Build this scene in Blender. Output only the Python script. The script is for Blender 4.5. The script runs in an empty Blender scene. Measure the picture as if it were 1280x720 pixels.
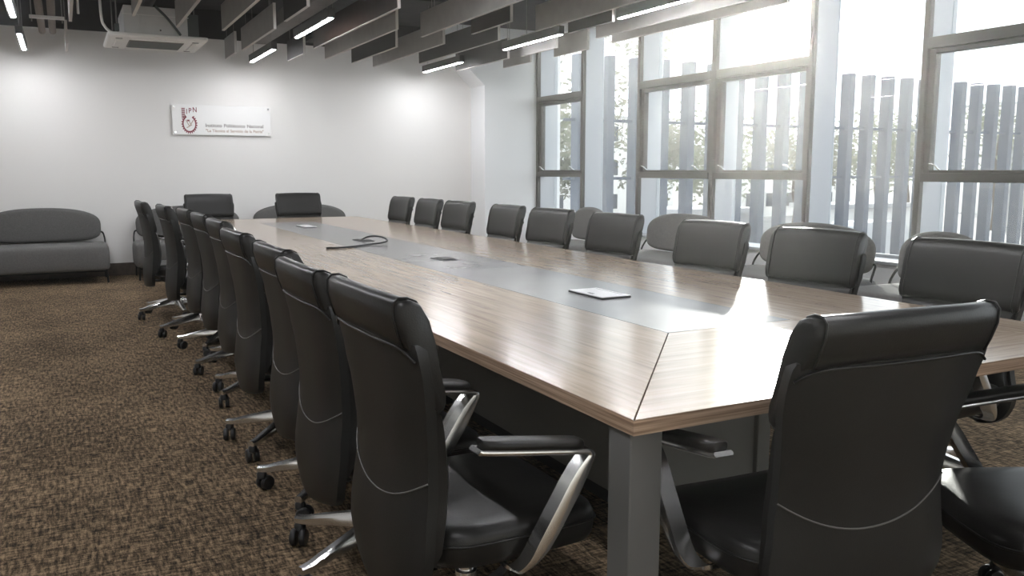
import bpy, bmesh, math, random
from mathutils import Vector, Matrix
random.seed(7)
C = bpy.context.scene.collection
S = bpy.context.scene
PI = math.pi
R = math.radians

# ---------------------------------------------------------------- camera
CAM_Z = 1.30
cam_d = bpy.data.cameras.new('camera')
cam = bpy.data.objects.new('camera', cam_d)
C.objects.link(cam)
cam_d.sensor_width = 36.0
cam_d.lens = 1067.0 / 1280.0 * 36.0
cam_d.clip_start = 0.05
cam_d.clip_end = 500
cam.location = (0, 0, CAM_Z)
cam.rotation_euler = (R(90 - 7.8653), 0, R(-27.5535))
S.camera = cam

# ---------------------------------------------------------------- world, sun, exposure
S.view_settings.view_transform = 'Standard'
S.view_settings.look = 'None'
S.view_settings.gamma = 1.0
S.view_settings.use_curve_mapping = False
S.view_settings.exposure = 0.68
S.cycles.use_denoising = True
S.cycles.max_bounces = 10
S.cycles.diffuse_bounces = 5
S.cycles.glossy_bounces = 4
S.cycles.transparent_max_bounces = 16
S.cycles.sample_clamp_indirect = 6.0
S.cycles.caustics_reflective = False
S.cycles.caustics_refractive = False

SKY = 1.8
SUN = 6.5
LED = 92.0
w = bpy.data.worlds.new('sky')
S.world = w
w.use_nodes = True
bgn = w.node_tree.nodes['Background']
bgn.inputs['Color'].default_value = (0.96, 0.98, 1.0, 1)
bgn.inputs['Strength'].default_value = SKY

sd = bpy.data.lights.new('sun', 'SUN')
sd.energy = SUN
sd.angle = R(0.7)
sd.color = (1.0, 0.95, 0.86)
sun = bpy.data.objects.new('sun', sd)
C.objects.link(sun)
sun.rotation_euler = Vector((-0.7055, -0.6936, -0.1465)).to_track_quat('-Z', 'Y').to_euler()

# ---------------------------------------------------------------- materials
def new_mat(name):
    m = bpy.data.materials.new(name)
    m.use_nodes = True
    nt = m.node_tree
    return m, nt, nt.nodes['Principled BSDF'], nt.links

def plain(name, col, rough=0.5, metal=0.0, bump=0.0, bscale=200.0, var=0.0, vscale=3.0, spec=None):
    m, nt, b, L = new_mat(name)
    b.inputs['Base Color'].default_value = (*col, 1)
    b.inputs['Roughness'].default_value = rough
    b.inputs['Metallic'].default_value = metal
    if spec is not None:
        b.inputs['Specular IOR Level'].default_value = spec
    tc = nt.nodes.new('ShaderNodeTexCoord')
    if var > 0:
        n = nt.nodes.new('ShaderNodeTexNoise')
        n.inputs['Scale'].default_value = vscale
        n.inputs['Detail'].default_value = 4
        L.new(tc.outputs['Object'], n.inputs['Vector'])
        r = nt.nodes.new('ShaderNodeValToRGB')
        r.color_ramp.elements[0].color = (*[max(0, c * (1 - var)) for c in col], 1)
        r.color_ramp.elements[1].color = (*[min(1, c * (1 + var)) for c in col], 1)
        r.color_ramp.elements[0].position = 0.3
        r.color_ramp.elements[1].position = 0.7
        L.new(n.outputs['Fac'], r.inputs['Fac'])
        L.new(r.outputs['Color'], b.inputs['Base Color'])
    if bump > 0:
        n2 = nt.nodes.new('ShaderNodeTexNoise')
        n2.inputs['Scale'].default_value = bscale
        n2.inputs['Detail'].default_value = 3
        L.new(tc.outputs['Object'], n2.inputs['Vector'])
        bp = nt.nodes.new('ShaderNodeBump')
        bp.inputs['Strength'].default_value = bump
        bp.inputs['Distance'].default_value = 0.004
        L.new(n2.outputs['Fac'], bp.inputs['Height'])
        L.new(bp.outputs['Normal'], b.inputs['Normal'])
    return m

def emit(name, col, s):
    m, nt, b, L = new_mat(name)
    b.inputs['Base Color'].default_value = (0.9, 0.9, 0.9, 1)
    b.inputs['Emission Color'].default_value = (*col, 1)
    b.inputs['Emission Strength'].default_value = s
    return m

def wood_mat(name, axis):
    # straight grained oak veneer, grain along the given axis (0 = x, 1 = y)
    m, nt, b, L = new_mat(name)
    tc = nt.nodes.new('ShaderNodeTexCoord')
    mp = nt.nodes.new('ShaderNodeMapping')
    mp.inputs['Scale'].default_value = (1.6, 34, 34) if axis == 0 else (34, 1.6, 34)
    L.new(tc.outputs['Object'], mp.inputs['Vector'])
    n = nt.nodes.new('ShaderNodeTexNoise')
    n.inputs['Scale'].default_value = 1.6
    n.inputs['Detail'].default_value = 7
    n.inputs['Roughness'].default_value = 0.62
    n.inputs['Distortion'].default_value = 0.35
    L.new(mp.outputs['Vector'], n.inputs['Vector'])
    r = nt.nodes.new('ShaderNodeValToRGB')
    e = r.color_ramp.elements
    e[0].position = 0.30
    e[0].color = (0.235, 0.175, 0.126, 1)
    e[1].position = 0.72
    e[1].color = (0.43, 0.355, 0.282, 1)
    mid = e.new(0.5)
    mid.color = (0.345, 0.270, 0.202, 1)
    L.new(n.outputs['Fac'], r.inputs['Fac'])
    L.new(r.outputs['Color'], b.inputs['Base Color'])
    b.inputs['Roughness'].default_value = 0.18
    b.inputs['Specular IOR Level'].default_value = 0.30
    bp = nt.nodes.new('ShaderNodeBump')
    bp.inputs['Strength'].default_value = 0.06
    bp.inputs['Distance'].default_value = 0.002
    L.new(n.outputs['Fac'], bp.inputs['Height'])
    L.new(bp.outputs['Normal'], b.inputs['Normal'])
    return m

def edge_mat(name):
    m, nt, b, L = new_mat(name)
    tc = nt.nodes.new('ShaderNodeTexCoord')
    mp = nt.nodes.new('ShaderNodeMapping')
    mp.inputs['Scale'].default_value = (1.5, 1.5, 120)
    L.new(tc.outputs['Object'], mp.inputs['Vector'])
    n = nt.nodes.new('ShaderNodeTexNoise')
    n.inputs['Scale'].default_value = 2.0
    n.inputs['Detail'].default_value = 3
    L.new(mp.outputs['Vector'], n.inputs['Vector'])
    r = nt.nodes.new('ShaderNodeValToRGB')
    r.color_ramp.elements[0].position = 0.35
    r.color_ramp.elements[0].color = (0.24, 0.155, 0.10, 1)
    r.color_ramp.elements[1].position = 0.65
    r.color_ramp.elements[1].color = (0.52, 0.37, 0.26, 1)
    L.new(n.outputs['Fac'], r.inputs['Fac'])
    L.new(r.outputs['Color'], b.inputs['Base Color'])
    b.inputs['Roughness'].default_value = 0.4
    return m

def carpet_mat():
    m, nt, b, L = new_mat('carpet')
    tc = nt.nodes.new('ShaderNodeTexCoord')
    def noise(sx, sy, scale, det=3):
        mp = nt.nodes.new('ShaderNodeMapping')
        mp.inputs['Scale'].default_value = (sx, sy, 1)
        L.new(tc.outputs['Object'], mp.inputs['Vector'])
        n = nt.nodes.new('ShaderNodeTexNoise')
        n.inputs['Scale'].default_value = scale
        n.inputs['Detail'].default_value = det
        n.inputs['Roughness'].default_value = 0.7
        L.new(mp.outputs['Vector'], n.inputs['Vector'])
        return n.outputs['Fac']
    def math_(op, a, c):
        k = nt.nodes.new('ShaderNodeMath')
        k.operation = op
        for i, v in enumerate((a, c)):
            if isinstance(v, (int, float)):
                k.inputs[i].default_value = v
            else:
                L.new(v, k.inputs[i])
        return k.outputs[0]
    warp = noise(75, 14, 1.0)          # tufts drawn along y
    weft = noise(14, 75, 1.0)          # tufts drawn along x
    fine = noise(260, 180, 1.0, 2)
    big = noise(1.6, 1.2, 1.0, 3)
    s = math_('ADD', math_('MULTIPLY', warp, 0.42), math_('MULTIPLY', weft, 0.34))
    s = math_('ADD', s, math_('MULTIPLY', fine, 0.20))
    s = math_('ADD', s, math_('MULTIPLY', big, 0.12))
    s = math_('SUBTRACT', s, 0.03)
    r = nt.nodes.new('ShaderNodeValToRGB')
    e = r.color_ramp.elements
    e[0].position = 0.42
    e[0].color = (0.016, 0.013, 0.011, 1)
    e[1].position = 0.61
    e[1].color = (0.40, 0.285, 0.18, 1)
    k = e.new(0.50)
    k.color = (0.115, 0.083, 0.052, 1)
    L.new(s, r.inputs['Fac'])
    L.new(r.outputs['Color'], b.inputs['Base Color'])
    b.inputs['Roughness'].default_value = 0.95
    b.inputs['Specular IOR Level'].default_value = 0.1
    bp = nt.nodes.new('ShaderNodeBump')
    bp.inputs['Strength'].default_value = 0.5
    bp.inputs['Distance'].default_value = 0.006
    L.new(s, bp.inputs['Height'])
    L.new(bp.outputs['Normal'], b.inputs['Normal'])
    return m

def glass_mat():
    # clear pane with a thin film of dust that catches the low sun
    m = bpy.data.materials.new('dusty_glass')
    m.use_nodes = True
    nt = m.node_tree
    L = nt.links
    nt.nodes.clear()
    out = nt.nodes.new('ShaderNodeOutputMaterial')
    tr = nt.nodes.new('ShaderNodeBsdfTransparent')
    tr.inputs['Color'].default_value = (0.93, 0.96, 0.97, 1)
    tl = nt.nodes.new('ShaderNodeBsdfTranslucent')
    tl.inputs['Color'].default_value = (0.95, 0.94, 0.9, 1)
    gl = nt.nodes.new('ShaderNodeBsdfGlossy')
    gl.inputs['Roughness'].default_value = 0.01
    tc = nt.nodes.new('ShaderNodeTexCoord')
    n = nt.nodes.new('ShaderNodeTexNoise')
    n.inputs['Scale'].default_value = 2.5
    n.inputs['Detail'].default_value = 8
    n.inputs['Roughness'].default_value = 0.75
    L.new(tc.outputs['Object'], n.inputs['Vector'])
    r = nt.nodes.new('ShaderNodeMapRange')
    r.inputs['From Min'].default_value = 0.3
    r.inputs['From Max'].default_value = 0.75
    r.inputs['To Min'].default_value = 0.008
    r.inputs['To Max'].default_value = 0.032
    L.new(n.outputs['Fac'], r.inputs['Value'])
    mx = nt.nodes.new('ShaderNodeMixShader')
    L.new(r.outputs['Result'], mx.inputs['Fac'])
    L.new(tr.outputs[0], mx.inputs[1])
    L.new(tl.outputs[0], mx.inputs[2])
    lw = nt.nodes.new('ShaderNodeLayerWeight')
    lw.inputs['Blend'].default_value = 0.5
    pw = nt.nodes.new('ShaderNodeMath')
    pw.operation = 'POWER'
    pw.inputs[1].default_value = 5.0
    L.new(lw.outputs['Facing'], pw.inputs[0])
    fr = nt.nodes.new('ShaderNodeMath')
    fr.operation = 'MULTIPLY_ADD'
    fr.inputs[1].default_value = 0.55
    fr.inputs[2].default_value = 0.02
    L.new(pw.outputs[0], fr.inputs[0])
    mx2 = nt.nodes.new('ShaderNodeMixShader')
    L.new(fr.outputs[0], mx2.inputs['Fac'])
    L.new(mx.outputs[0], mx2.inputs[1])
    L.new(gl.outputs[0], mx2.inputs[2])
    fs = nt.nodes.new('ShaderNodeBsdfRefraction')  # forward scatter added over the dust to spread glare around the sun
    fs.inputs['IOR'].default_value = 1.02
    fs.inputs['Roughness'].default_value = 0.55
    mx3 = nt.nodes.new('ShaderNodeMixShader')
    mx3.inputs['Fac'].default_value = 0.028
    L.new(mx2.outputs[0], mx3.inputs[1])
    L.new(fs.outputs[0], mx3.inputs[2])
    L.new(mx3.outputs[0], out.inputs['Surface'])
    return m

def leaf_mat(name, col):
    m, nt, b, L = new_mat(name)
    tc = nt.nodes.new('ShaderNodeTexCoord')
    n = nt.nodes.new('ShaderNodeTexNoise')
    n.inputs['Scale'].default_value = 1.5
    L.new(tc.outputs['Object'], n.inputs['Vector'])
    r = nt.nodes.new('ShaderNodeValToRGB')
    r.color_ramp.elements[0].color = (*[c * 0.7 for c in col], 1)
    r.color_ramp.elements[1].color = (*[c * 1.4 for c in col], 1)
    L.new(n.outputs['Fac'], r.inputs['Fac'])
    L.new(r.outputs['Color'], b.inputs['Base Color'])
    b.inputs['Roughness'].default_value = 0.7
    tl = nt.nodes.new('ShaderNodeBsdfTranslucent')
    L.new(r.outputs['Color'], tl.inputs['Color'])
    mx = nt.nodes.new('ShaderNodeMixShader')
    mx.inputs['Fac'].default_value = 0.5
    L.new(b.outputs[0], mx.inputs[1])
    L.new(tl.outputs[0], mx.inputs[2])
    L.new(mx.outputs[0], nt.nodes['Material Output'].inputs['Surface'])
    return m

M = {}
M['wall'] = plain('wall_paint', (0.80, 0.79, 0.77), 0.75, bump=0.03, bscale=120)
M['white'] = plain('white_paint', (0.80, 0.81, 0.82), 0.6)
M['black_paint'] = plain('black_paint', (0.018, 0.017, 0.016), 0.8, var=0.3)
M['carpet'] = carpet_mat()
M['base_wood'] = plain('baseboard_brown', (0.055, 0.040, 0.031), 0.5, var=0.25, vscale=20)
M['leather'] = plain('black_leather', (0.012, 0.0115, 0.011), 0.36, bump=0.12, bscale=260, var=0.12, vscale=9, spec=0.35)
M['leather_back'] = plain('black_leather_shell', (0.017, 0.0168, 0.016), 0.42, bump=0.10, bscale=300, var=0.10, vscale=6, spec=0.3)
M['stitch'] = plain('grey_stitching', (0.11, 0.105, 0.10), 0.5)
M['chrome'] = plain('polished_aluminium', (0.88, 0.88, 0.88), 0.24, 1.0)
M['black_plastic'] = plain('black_plastic', (0.014, 0.014, 0.015), 0.42)
M['grey_fabric'] = plain('grey_fabric', (0.105, 0.103, 0.099), 0.9, bump=0.4, bscale=420, var=0.12, vscale=60)
M['seat_fabric'] = plain('light_grey_fabric', (0.140, 0.138, 0.134), 0.9, bump=0.4, bscale=420, var=0.12, vscale=60)
M['black_metal'] = plain('black_steel', (0.012, 0.012, 0.012), 0.4, 0.6)
M['wood_long'] = wood_mat('oak_along_table', 1)
M['wood_cross'] = wood_mat('oak_across_table', 0)
M['wood_edge'] = edge_mat('oak_edge_band')
M['grey_panel'] = plain('grey_laminate', (0.20, 0.20, 0.20), 0.26, var=0.05, vscale=4)
M['seam'] = plain('dark_seam', (0.03, 0.025, 0.022), 0.6)
M['table_grey'] = plain('charcoal_laminate', (0.16, 0.157, 0.15), 0.45, var=0.06)
M['leg_grey'] = plain('grey_steel', (0.15, 0.15, 0.147), 0.45, 0.2)
M['lid_white'] = plain('satin_aluminium_lid', (0.74, 0.74, 0.75), 0.35, 0.3)
M['cable_black'] = plain('black_cable', (0.012, 0.013, 0.016), 0.45)
M['alu'] = plain('grey_aluminium', (0.40, 0.42, 0.45), 0.42, 0.25)
M['bronze'] = plain('dark_aluminium', (0.060, 0.057, 0.052), 0.42, 0.3)  # dark sash frames, also the shade painted on the post faces
M['glass'] = glass_mat()
M['baffle'] = plain('grey_felt', (0.38, 0.37, 0.355), 0.9, var=0.05, vscale=10, bump=0.1, bscale=300, spec=0.08)
M['baffle_shaded'] = plain('shaded_felt', (0.055, 0.054, 0.052), 0.9, var=0.05, vscale=10, spec=0.08)  # grey felt with the shade between neighbouring panels put into its colour
M['baffle_brown'] = plain('brown_felt', (0.030, 0.018, 0.014), 0.9, var=0.08, vscale=10, spec=0.05)
M['baffle_edge'] = plain('pale_edge', (0.62, 0.60, 0.57), 0.7)
M['wire'] = plain('steel_wire', (0.22, 0.21, 0.20), 0.4, 0.8)
M['lamp_body'] = plain('dark_lamp_body', (0.05, 0.047, 0.045), 0.5, 0.3)
M['led'] = emit('lit_diffuser', (0.97, 0.97, 1.0), LED)
M['ac_white'] = plain('white_plastic', (0.86, 0.85, 0.83), 0.45)
M['ac_metal'] = plain('galvanised_steel', (0.68, 0.68, 0.67), 0.5, 0.1, var=0.08, vscale=5)
M['ac_dark'] = plain('dark_steel_tray', (0.10, 0.115, 0.11), 0.35, 0.5)
M['grille'] = plain('brown_grey_grille', (0.20, 0.185, 0.165), 0.6)
M['pipe_tan'] = plain('pipe_insulation', (0.20, 0.165, 0.14), 0.8)
M['duct'] = plain('duct_grey', (0.14, 0.125, 0.115), 0.6, 0.3, var=0.15, vscale=6)
M['sign'] = plain('white_acrylic', (0.86, 0.86, 0.85), 0.25)
M['maroon'] = plain('maroon_print', (0.22, 0.045, 0.06), 0.5)
M['grey_print'] = plain('grey_print', (0.26, 0.24, 0.23), 0.5)
M['pale_print'] = plain('pale_print', (0.48, 0.38, 0.32), 0.5)
M['asphalt'] = plain('asphalt', (0.22, 0.22, 0.22), 0.9, var=0.2, vscale=0.3)
M['fin'] = plain('blue_grey_fin', (0.050, 0.065, 0.092), 0.6)
M['render_white'] = plain('white_render', (0.78, 0.77, 0.75), 0.8, var=0.08, vscale=0.4)
M['render_grey'] = plain('grey_render', (0.42, 0.42, 0.43), 0.8, var=0.1, vscale=0.4)
M['dark_pane'] = plain('dark_window_pane', (0.06, 0.07, 0.085), 0.15)
M['leaf'] = leaf_mat('tree_leaves', (0.17, 0.18, 0.13))
M['leaf2'] = leaf_mat('olive_leaves', (0.20, 0.20, 0.155))
M['bark'] = plain('bark', (0.09, 0.07, 0.055), 0.9, var=0.3, vscale=8)
M['car_white'] = plain('white_car_paint', (0.75, 0.76, 0.78), 0.25)
M['tyre'] = plain('tyre_rubber', (0.02, 0.02, 0.02), 0.8)

# ---------------------------------------------------------------- mesh helpers
def link_mesh(name, bm, mat, parent=None, smooth=None, loc=None):
    bmesh.ops.recalc_face_normals(bm, faces=bm.faces[:])
    me = bpy.data.meshes.new(name)
    bm.to_mesh(me)
    bm.free()
    me.materials.append(mat)
    if smooth is not None:
        for p in me.polygons:
            p.use_smooth = True
        if smooth < 180:
            me.set_sharp_from_angle(angle=R(smooth))
    o = bpy.data.objects.new(name, me)
    C.objects.link(o)
    if parent is not None:
        o.parent = parent
    if loc is not None:
        o.location = loc
    return o

def tag(o, label=None, cat=None, group=None, kind=None):
    if label: o['label'] = label
    if cat: o['category'] = cat
    if group: o['group'] = group
    if kind: o['kind'] = kind
    return o

def thing(name, label, cat, loc=(0, 0, 0), rz=0.0, group=None):
    o = bpy.data.objects.new(name, None)
    o.empty_display_size = 0.1
    C.objects.link(o)
    o.location = loc
    o.rotation_euler = (0, 0, rz)
    return tag(o, label, cat, group)

def structure(name, bm, mat, smooth=None):
    return tag(link_mesh(name, bm, mat, None, smooth), kind='structure')

def box_bm(x0, x1, y0, y1, z0, z1, bev=0.0, seg=2, bm=None):
    b = bm or bmesh.new()
    r = bmesh.ops.create_cube(b, size=1.0)
    vs = r['verts']
    for v in vs:
        v.co = Vector(((x0 + x1) / 2 + v.co.x * (x1 - x0), (y0 + y1) / 2 + v.co.y * (y1 - y0), (z0 + z1) / 2 + v.co.z * (z1 - z0)))
    if bev > 0:
        es = list({e for v in vs for e in v.link_edges})
        bmesh.ops.bevel(b, geom=es, offset=bev, segments=seg, profile=0.5, affect='EDGES')
    return b

def loft_bm(rings, cap=True, bm=None, closed_u=True):
    b = bm or bmesh.new()
    vr = [[b.verts.new(p) for p in ring] for ring in rings]
    n = len(rings[0])
    for i in range(len(vr) - 1):
        for j in range(n if closed_u else n - 1):
            k = (j + 1) % n
            b.faces.new((vr[i][j], vr[i][k], vr[i + 1][k], vr[i + 1][j]))
    if cap:
        b.faces.new(vr[0][::-1])
        b.faces.new(vr[-1])
    return b

def smooth_path(pts, sub=6):
    pts = [Vector(p) for p in pts]
    out = []
    for i in range(len(pts) - 1):
        p0 = pts[max(i - 1, 0)]; p1 = pts[i]; p2 = pts[i + 1]; p3 = pts[min(i + 2, len(pts) - 1)]
        for s in range(sub):
            t = s / sub
            out.append(0.5 * ((2 * p1) + (-p0 + p2) * t + (2 * p0 - 5 * p1 + 4 * p2 - p3) * t * t + (-p0 + 3 * p1 - 3 * p2 + p3) * t ** 3))
    out.append(pts[-1])
    return out

def tube_bm(pts, r, n=8, bm=None):
    pts = [Vector(p) for p in pts]
    rings = []
    up = Vector((0, 0, 1))
    d0 = (pts[1] - pts[0]).normalized()
    a = d0.orthogonal().normalized()
    for i, p in enumerate(pts):
        d = (pts[min(i + 1, len(pts) - 1)] - pts[max(i - 1, 0)]).normalized()
        a = (a - d * a.dot(d)).normalized()
        c = d.cross(a)
        rings.append([p + (a * math.cos(t) + c * math.sin(t)) * r for t in [2 * PI * k / n for k in range(n)]])
    return loft_bm(rings, True, bm)

def band_bm(pts, side, width, thick, bm=None, widths=None, thicks=None):
    # flat bar swept along pts; side = width direction
    pts = [Vector(p) for p in pts]
    side = Vector(side).normalized()
    rings = []
    for i, p in enumerate(pts):
        d = (pts[min(i + 1, len(pts) - 1)] - pts[max(i - 1, 0)]).normalized()
        nrm = d.cross(side).normalized()
        wd = (widths[i] if widths else width) / 2
        t = (thicks[i] if thicks else thick) / 2
        q = 0.35
        ring = []
        for (u, v) in ((-1, -q), (-1 + .12, -1), (1 - .12, -1), (1, -q), (1, q), (1 - .12, 1), (-1 + .12, 1), (-1, q)):
            ring.append(p + side * (u * wd) + nrm * (v * t))
        rings.append(ring)
    return loft_bm(rings, True, bm)

def lathe_bm(prof, n=20, axis='z', c=(0, 0, 0), bm=None):
    # prof: (radius, height) pairs, closed with caps
    rings = []
    for r_, h in prof:
        ring = []
        for k in range(n):
            t = 2 * PI * k / n
            if axis == 'z':
                ring.append((c[0] + r_ * math.cos(t), c[1] + r_ * math.sin(t), c[2] + h))
            elif axis == 'x':
                ring.append((c[0] + h, c[1] + r_ * math.cos(t), c[2] + r_ * math.sin(t)))
            else:
                ring.append((c[0] + r_ * math.cos(t), c[1] + h, c[2] + r_ * math.sin(t)))
        rings.append(ring)
    return loft_bm(rings, True, bm)

def superring(w_, d_, z, n=40, e=4.0, cx=0, cy=0):
    ring = []
    for k in range(n):
        t = 2 * PI * k / n
        ct, st = math.cos(t), math.sin(t)
        ring.append((cx + w_ / 2 * math.copysign(abs(ct) ** (2 / e), ct), cy + d_ / 2 * math.copysign(abs(st) ** (2 / e), st), z))
    return ring

def prism_bm(poly, lo, hi, axis='z', bm=None):
    rings = []
    for h in (lo, hi):
        if axis == 'z':
            rings.append([(x, y, h) for x, y in poly])
        elif axis == 'x':
            rings.append([(h, x, y) for x, y in poly])
        else:
            rings.append([(x, h, y) for x, y in poly])
    return loft_bm(rings, True, bm)

def interp(tab, z):
    if z <= tab[0][0]: return tab[0][1]
    for (a, va), (b, vb) in zip(tab, tab[1:]):
        if z <= b:
            t = (z - a) / (b - a)
            t = t * t * (3 - 2 * t) * 0.5 + t * 0.5
            return va + (vb - va) * t
    return tab[-1][1]

def copy_tree(o, parent=None):
    c = o.copy()
    C.objects.link(c)
    if parent is not None:
        c.parent = parent
    for ch in list(o.children):
        copy_tree(ch, c)
    return c

# ---------------------------------------------------------------- setting
XW = 6.26          # inner face of window wall
YB = 11.64         # back wall
XL = -3.4          # left wall, outside the frame
YF = -3.2          # wall behind the camera
ZC = 3.30          # deck above the baffles
structure('floor', box_bm(XL - .1, XW + .4, YF - .1, YB + .1, -0.12, 0.0), M['carpet'])
structure('ceiling', box_bm(XL - .1, XW + .4, YF - .1, YB + .1, ZC, ZC + 0.15), M['black_paint'])
structure('wall_back', box_bm(XL - .1, XW + .4, YB, YB + .12, 0.0, 2.945), M['wall'])
structure('trim_1', box_bm(XL - .1, XW + .4, YB, YB + .12, 2.945, ZC), M['black_paint'])
structure('wall_left', box_bm(XL - .12, XL, YF, YB, 0.0, ZC), M['wall'])
structure('wall_front', box_bm(XL - .1, XW + .4, YF - .12, YF, 0.0, ZC), M['wall'])
structure('baseboard_back', box_bm(XL, 5.39, YB - .018, YB, 0.0, 0.155, .004), M['base_wood'])
# clad column with a haunched head in the far right corner
poly = [(5.39, 0.0), (XW + .38, 0.0), (XW + .38, ZC), (4.62, ZC), (4.62, 3.20), (5.39, 2.49)]
structure('wall_column', prism_bm(poly, 11.17, YB, 'y'), M['white'])
structure('wall_right', box_bm(XW, XW + .30, YF, 11.17, 0.0, 0.49), M['white'])
structure('trim_2', box_bm(XW - .03, XW + .33, YF, 11.17, 0.49, 0.52, .006), M['alu'])
structure('wall_lintel', box_bm(XW, XW + .34, YF, 11.17, 3.18, ZC), M['white'])

# windows: deep aluminium posts, casement bays between fixed panes
ZS, ZT = 0.52, 3.18
def member(name, parent, x0, x1, y0, y1, z0, z1, m, bev=.004):
    return link_mesh(name, box_bm(x0, x1, y0, y1, z0, z1, bev, 1), m, parent)
def handle_bm(y, z, s):
    pts = [(XW - .02, y, z), (XW - .05, y, z + .015), (XW - .055, y + s * .02, z + .04), (XW - .05, y + s * .075, z + .05)]
    return tube_bm(smooth_path(pts, 4), 0.007, 8)
wn = [0]
def casement(y0, y1, halves):
    # y0 < y1, window between the faces of its end posts, split into halves
    wn[0] += 1
    root = bpy.data.objects.new('window_%d' % wn[0], None)
    C.objects.link(root)
    root.location = (0, 0, 0)
    root['kind'] = 'structure'
    edges = [y0 + (y1 - y0) * k / halves for k in range(halves + 1)]
    for k, ye in enumerate(edges):
        t = .045 if k in (0, halves) else .06
        a, b = (ye - t / 2, ye + t / 2)
        if k == 0: a, b = ye, ye + t
        if k == halves: a, b = ye - t, ye
        member('post', root, XW + .02, XW + .31, a, b, ZS, ZT, M['alu'])
        member('post_shade_cap', root, XW - .03, XW + .02, a - .004, b + .004, ZS, ZT, M['bronze'])  # inner post face, its backlit shade put into the dark colour
    for k in range(halves):
        a, b = edges[k] + .045, edges[k + 1] - .045
        member('transom', root, XW - .03, XW + .10, a, b, 2.265, 2.355, M['bronze'])
        member('transom', root, XW - .03, XW + .10, a, b, 1.205, 1.275, M['bronze'])
        # the opening sash
        s = .055
        sash = member('sash', root, XW + .0, XW + .07, a, a + s, 1.275, 2.265, M['bronze'])
        member('sash', root, XW + .0, XW + .07, b - s, b, 1.275, 2.265, M['bronze'])
        member('sash', root, XW + .0, XW + .07, a + s, b - s, 2.225, 2.265, M['bronze'])
        member('sash', root, XW + .0, XW + .07, a + s, b - s, 1.275, 1.30, M['bronze'])
        link_mesh('handle', handle_bm(a + .17, 1.30, 1), M['chrome'], root, 60)
        link_mesh('handle', handle_bm(b - .17, 1.30, 1), M['chrome'], root, 60)
        member('pane', root, XW + .03, XW + .036, a + s, b - s, 1.30, 2.225, M['glass'], 0)
        member('pane', root, XW + .25, XW + .256, a, b, ZS, 1.205, M['glass'], 0)
        member('pane', root, XW + .25, XW + .256, a, b, 2.355, ZT, M['glass'], 0)
    return root
def fixed(y0, y1):
    wn[0] += 1
    root = bpy.data.objects.new('window_%d' % wn[0], None)
    C.objects.link(root)
    root['kind'] = 'structure'
    member('pane', root, XW + .28, XW + .286, y0, y1, ZS, ZT, M['glass'], 0)
    member('bead', root, XW + .27, XW + .30, y0, y1, ZS, ZS + .03, M['alu'])
    return root
casement(9.90, 11.17, 1)
fixed(8.66, 9.90)
casement(5.92, 8.66, 2)
fixed(4.76, 5.92)
casement(2.02, 4.76, 2)
fixed(0.86, 2.02)
casement(-1.90, 0.86, 2)
fixed(YF, -1.90)

# ---------------------------------------------------------------- conference table
TX0, TX1, TY0, TY1, TZ = 1.070, 3.035, 1.476, 9.80, 0.76
PX0, PX1, PY0, PY1 = 1.765, 2.315, 2.25, 9.02
TH = 0.036
table = thing('conference_table', 'long oak veneer conference table with a grey centre strip on the carpet', 'table', (0, 0, 0))
G = 0.003
def slab(name, poly, mat):
    bm = prism_bm(poly, TZ - TH, TZ)
    return link_mesh(name, bm, mat, table)
ys = [TY0, 4.25, 7.03, TY1]
def left_piece(i):
    a, b = ys[i] + (G if i else 0), ys[i + 1] - (G if i < 2 else 0)
    ia, ib = (PY0 if i == 0 else a), (PY1 if i == 2 else b)
    return [(TX0, a + (G if i == 0 else 0)), (PX0 - G, ia), (PX0 - G, ib), (TX0, b - (G if i == 2 else 0))]
def right_piece(i):
    return [(TX0 + TX1 - x if abs(x - TX0) < 1e-6 else PX1 + G, y) for x, y in left_piece(i)][::-1]
for i in range(3):
    slab('wood_border', left_piece(i), M['wood_long'])
    slab('wood_border', right_piece(i), M['wood_long'])
    a, b = max(ys[i], PY0) + G, min(ys[i + 1], PY1) - G
    slab('centre_panel', [(PX0, a), (PX1, a), (PX1, b), (PX0, b)], M['grey_panel'])
slab('wood_border', [(TX0 + G, TY0), (TX1 - G, TY0), (PX1, PY0 - G), (PX0, PY0 - G)], M['wood_cross'])
slab('wood_border', [(PX0, PY1 + G), (PX1, PY1 + G), (TX1 - G, TY1), (TX0 + G, TY1)], M['wood_cross'])
link_mesh('underlay', box_bm(TX0 + .03, TX1 - .03, TY0 + .03, TY1 - .03, TZ - TH - .004, TZ - TH), M['seam'], table)
EB = .0015
link_mesh('edge_band', box_bm(TX0 - EB, TX0, TY0 - EB, TY1 + EB, TZ - TH, TZ - .001), M['wood_edge'], table)
link_mesh('edge_band', box_bm(TX1, TX1 + EB, TY0 - EB, TY1 + EB, TZ - TH, TZ - .001), M['wood_edge'], table)
link_mesh('edge_band', box_bm(TX0, TX1, TY0 - EB, TY0, TZ - TH, TZ - .001), M['wood_edge'], table)
link_mesh('edge_band', box_bm(TX0, TX1, TY1, TY1 + EB, TZ - TH, TZ - .001), M['wood_edge'], table)
for (lx, ly) in ((1.035 + .045, 1.50), (TX1 - .09 - .01, 1.50), (1.08, TY1 - .11), (TX1 - .10, TY1 - .11)):
    leg = link_mesh('leg', box_bm(lx, lx + .088, ly, ly + .088, 0.012, TZ - TH - .004, .003, 1), M['leg_grey'], table)
    link_mesh('foot', box_bm(lx + .01, lx + .078, ly + .01, ly + .078, 0.0, 0.012), M['black_plastic'], leg)
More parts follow.
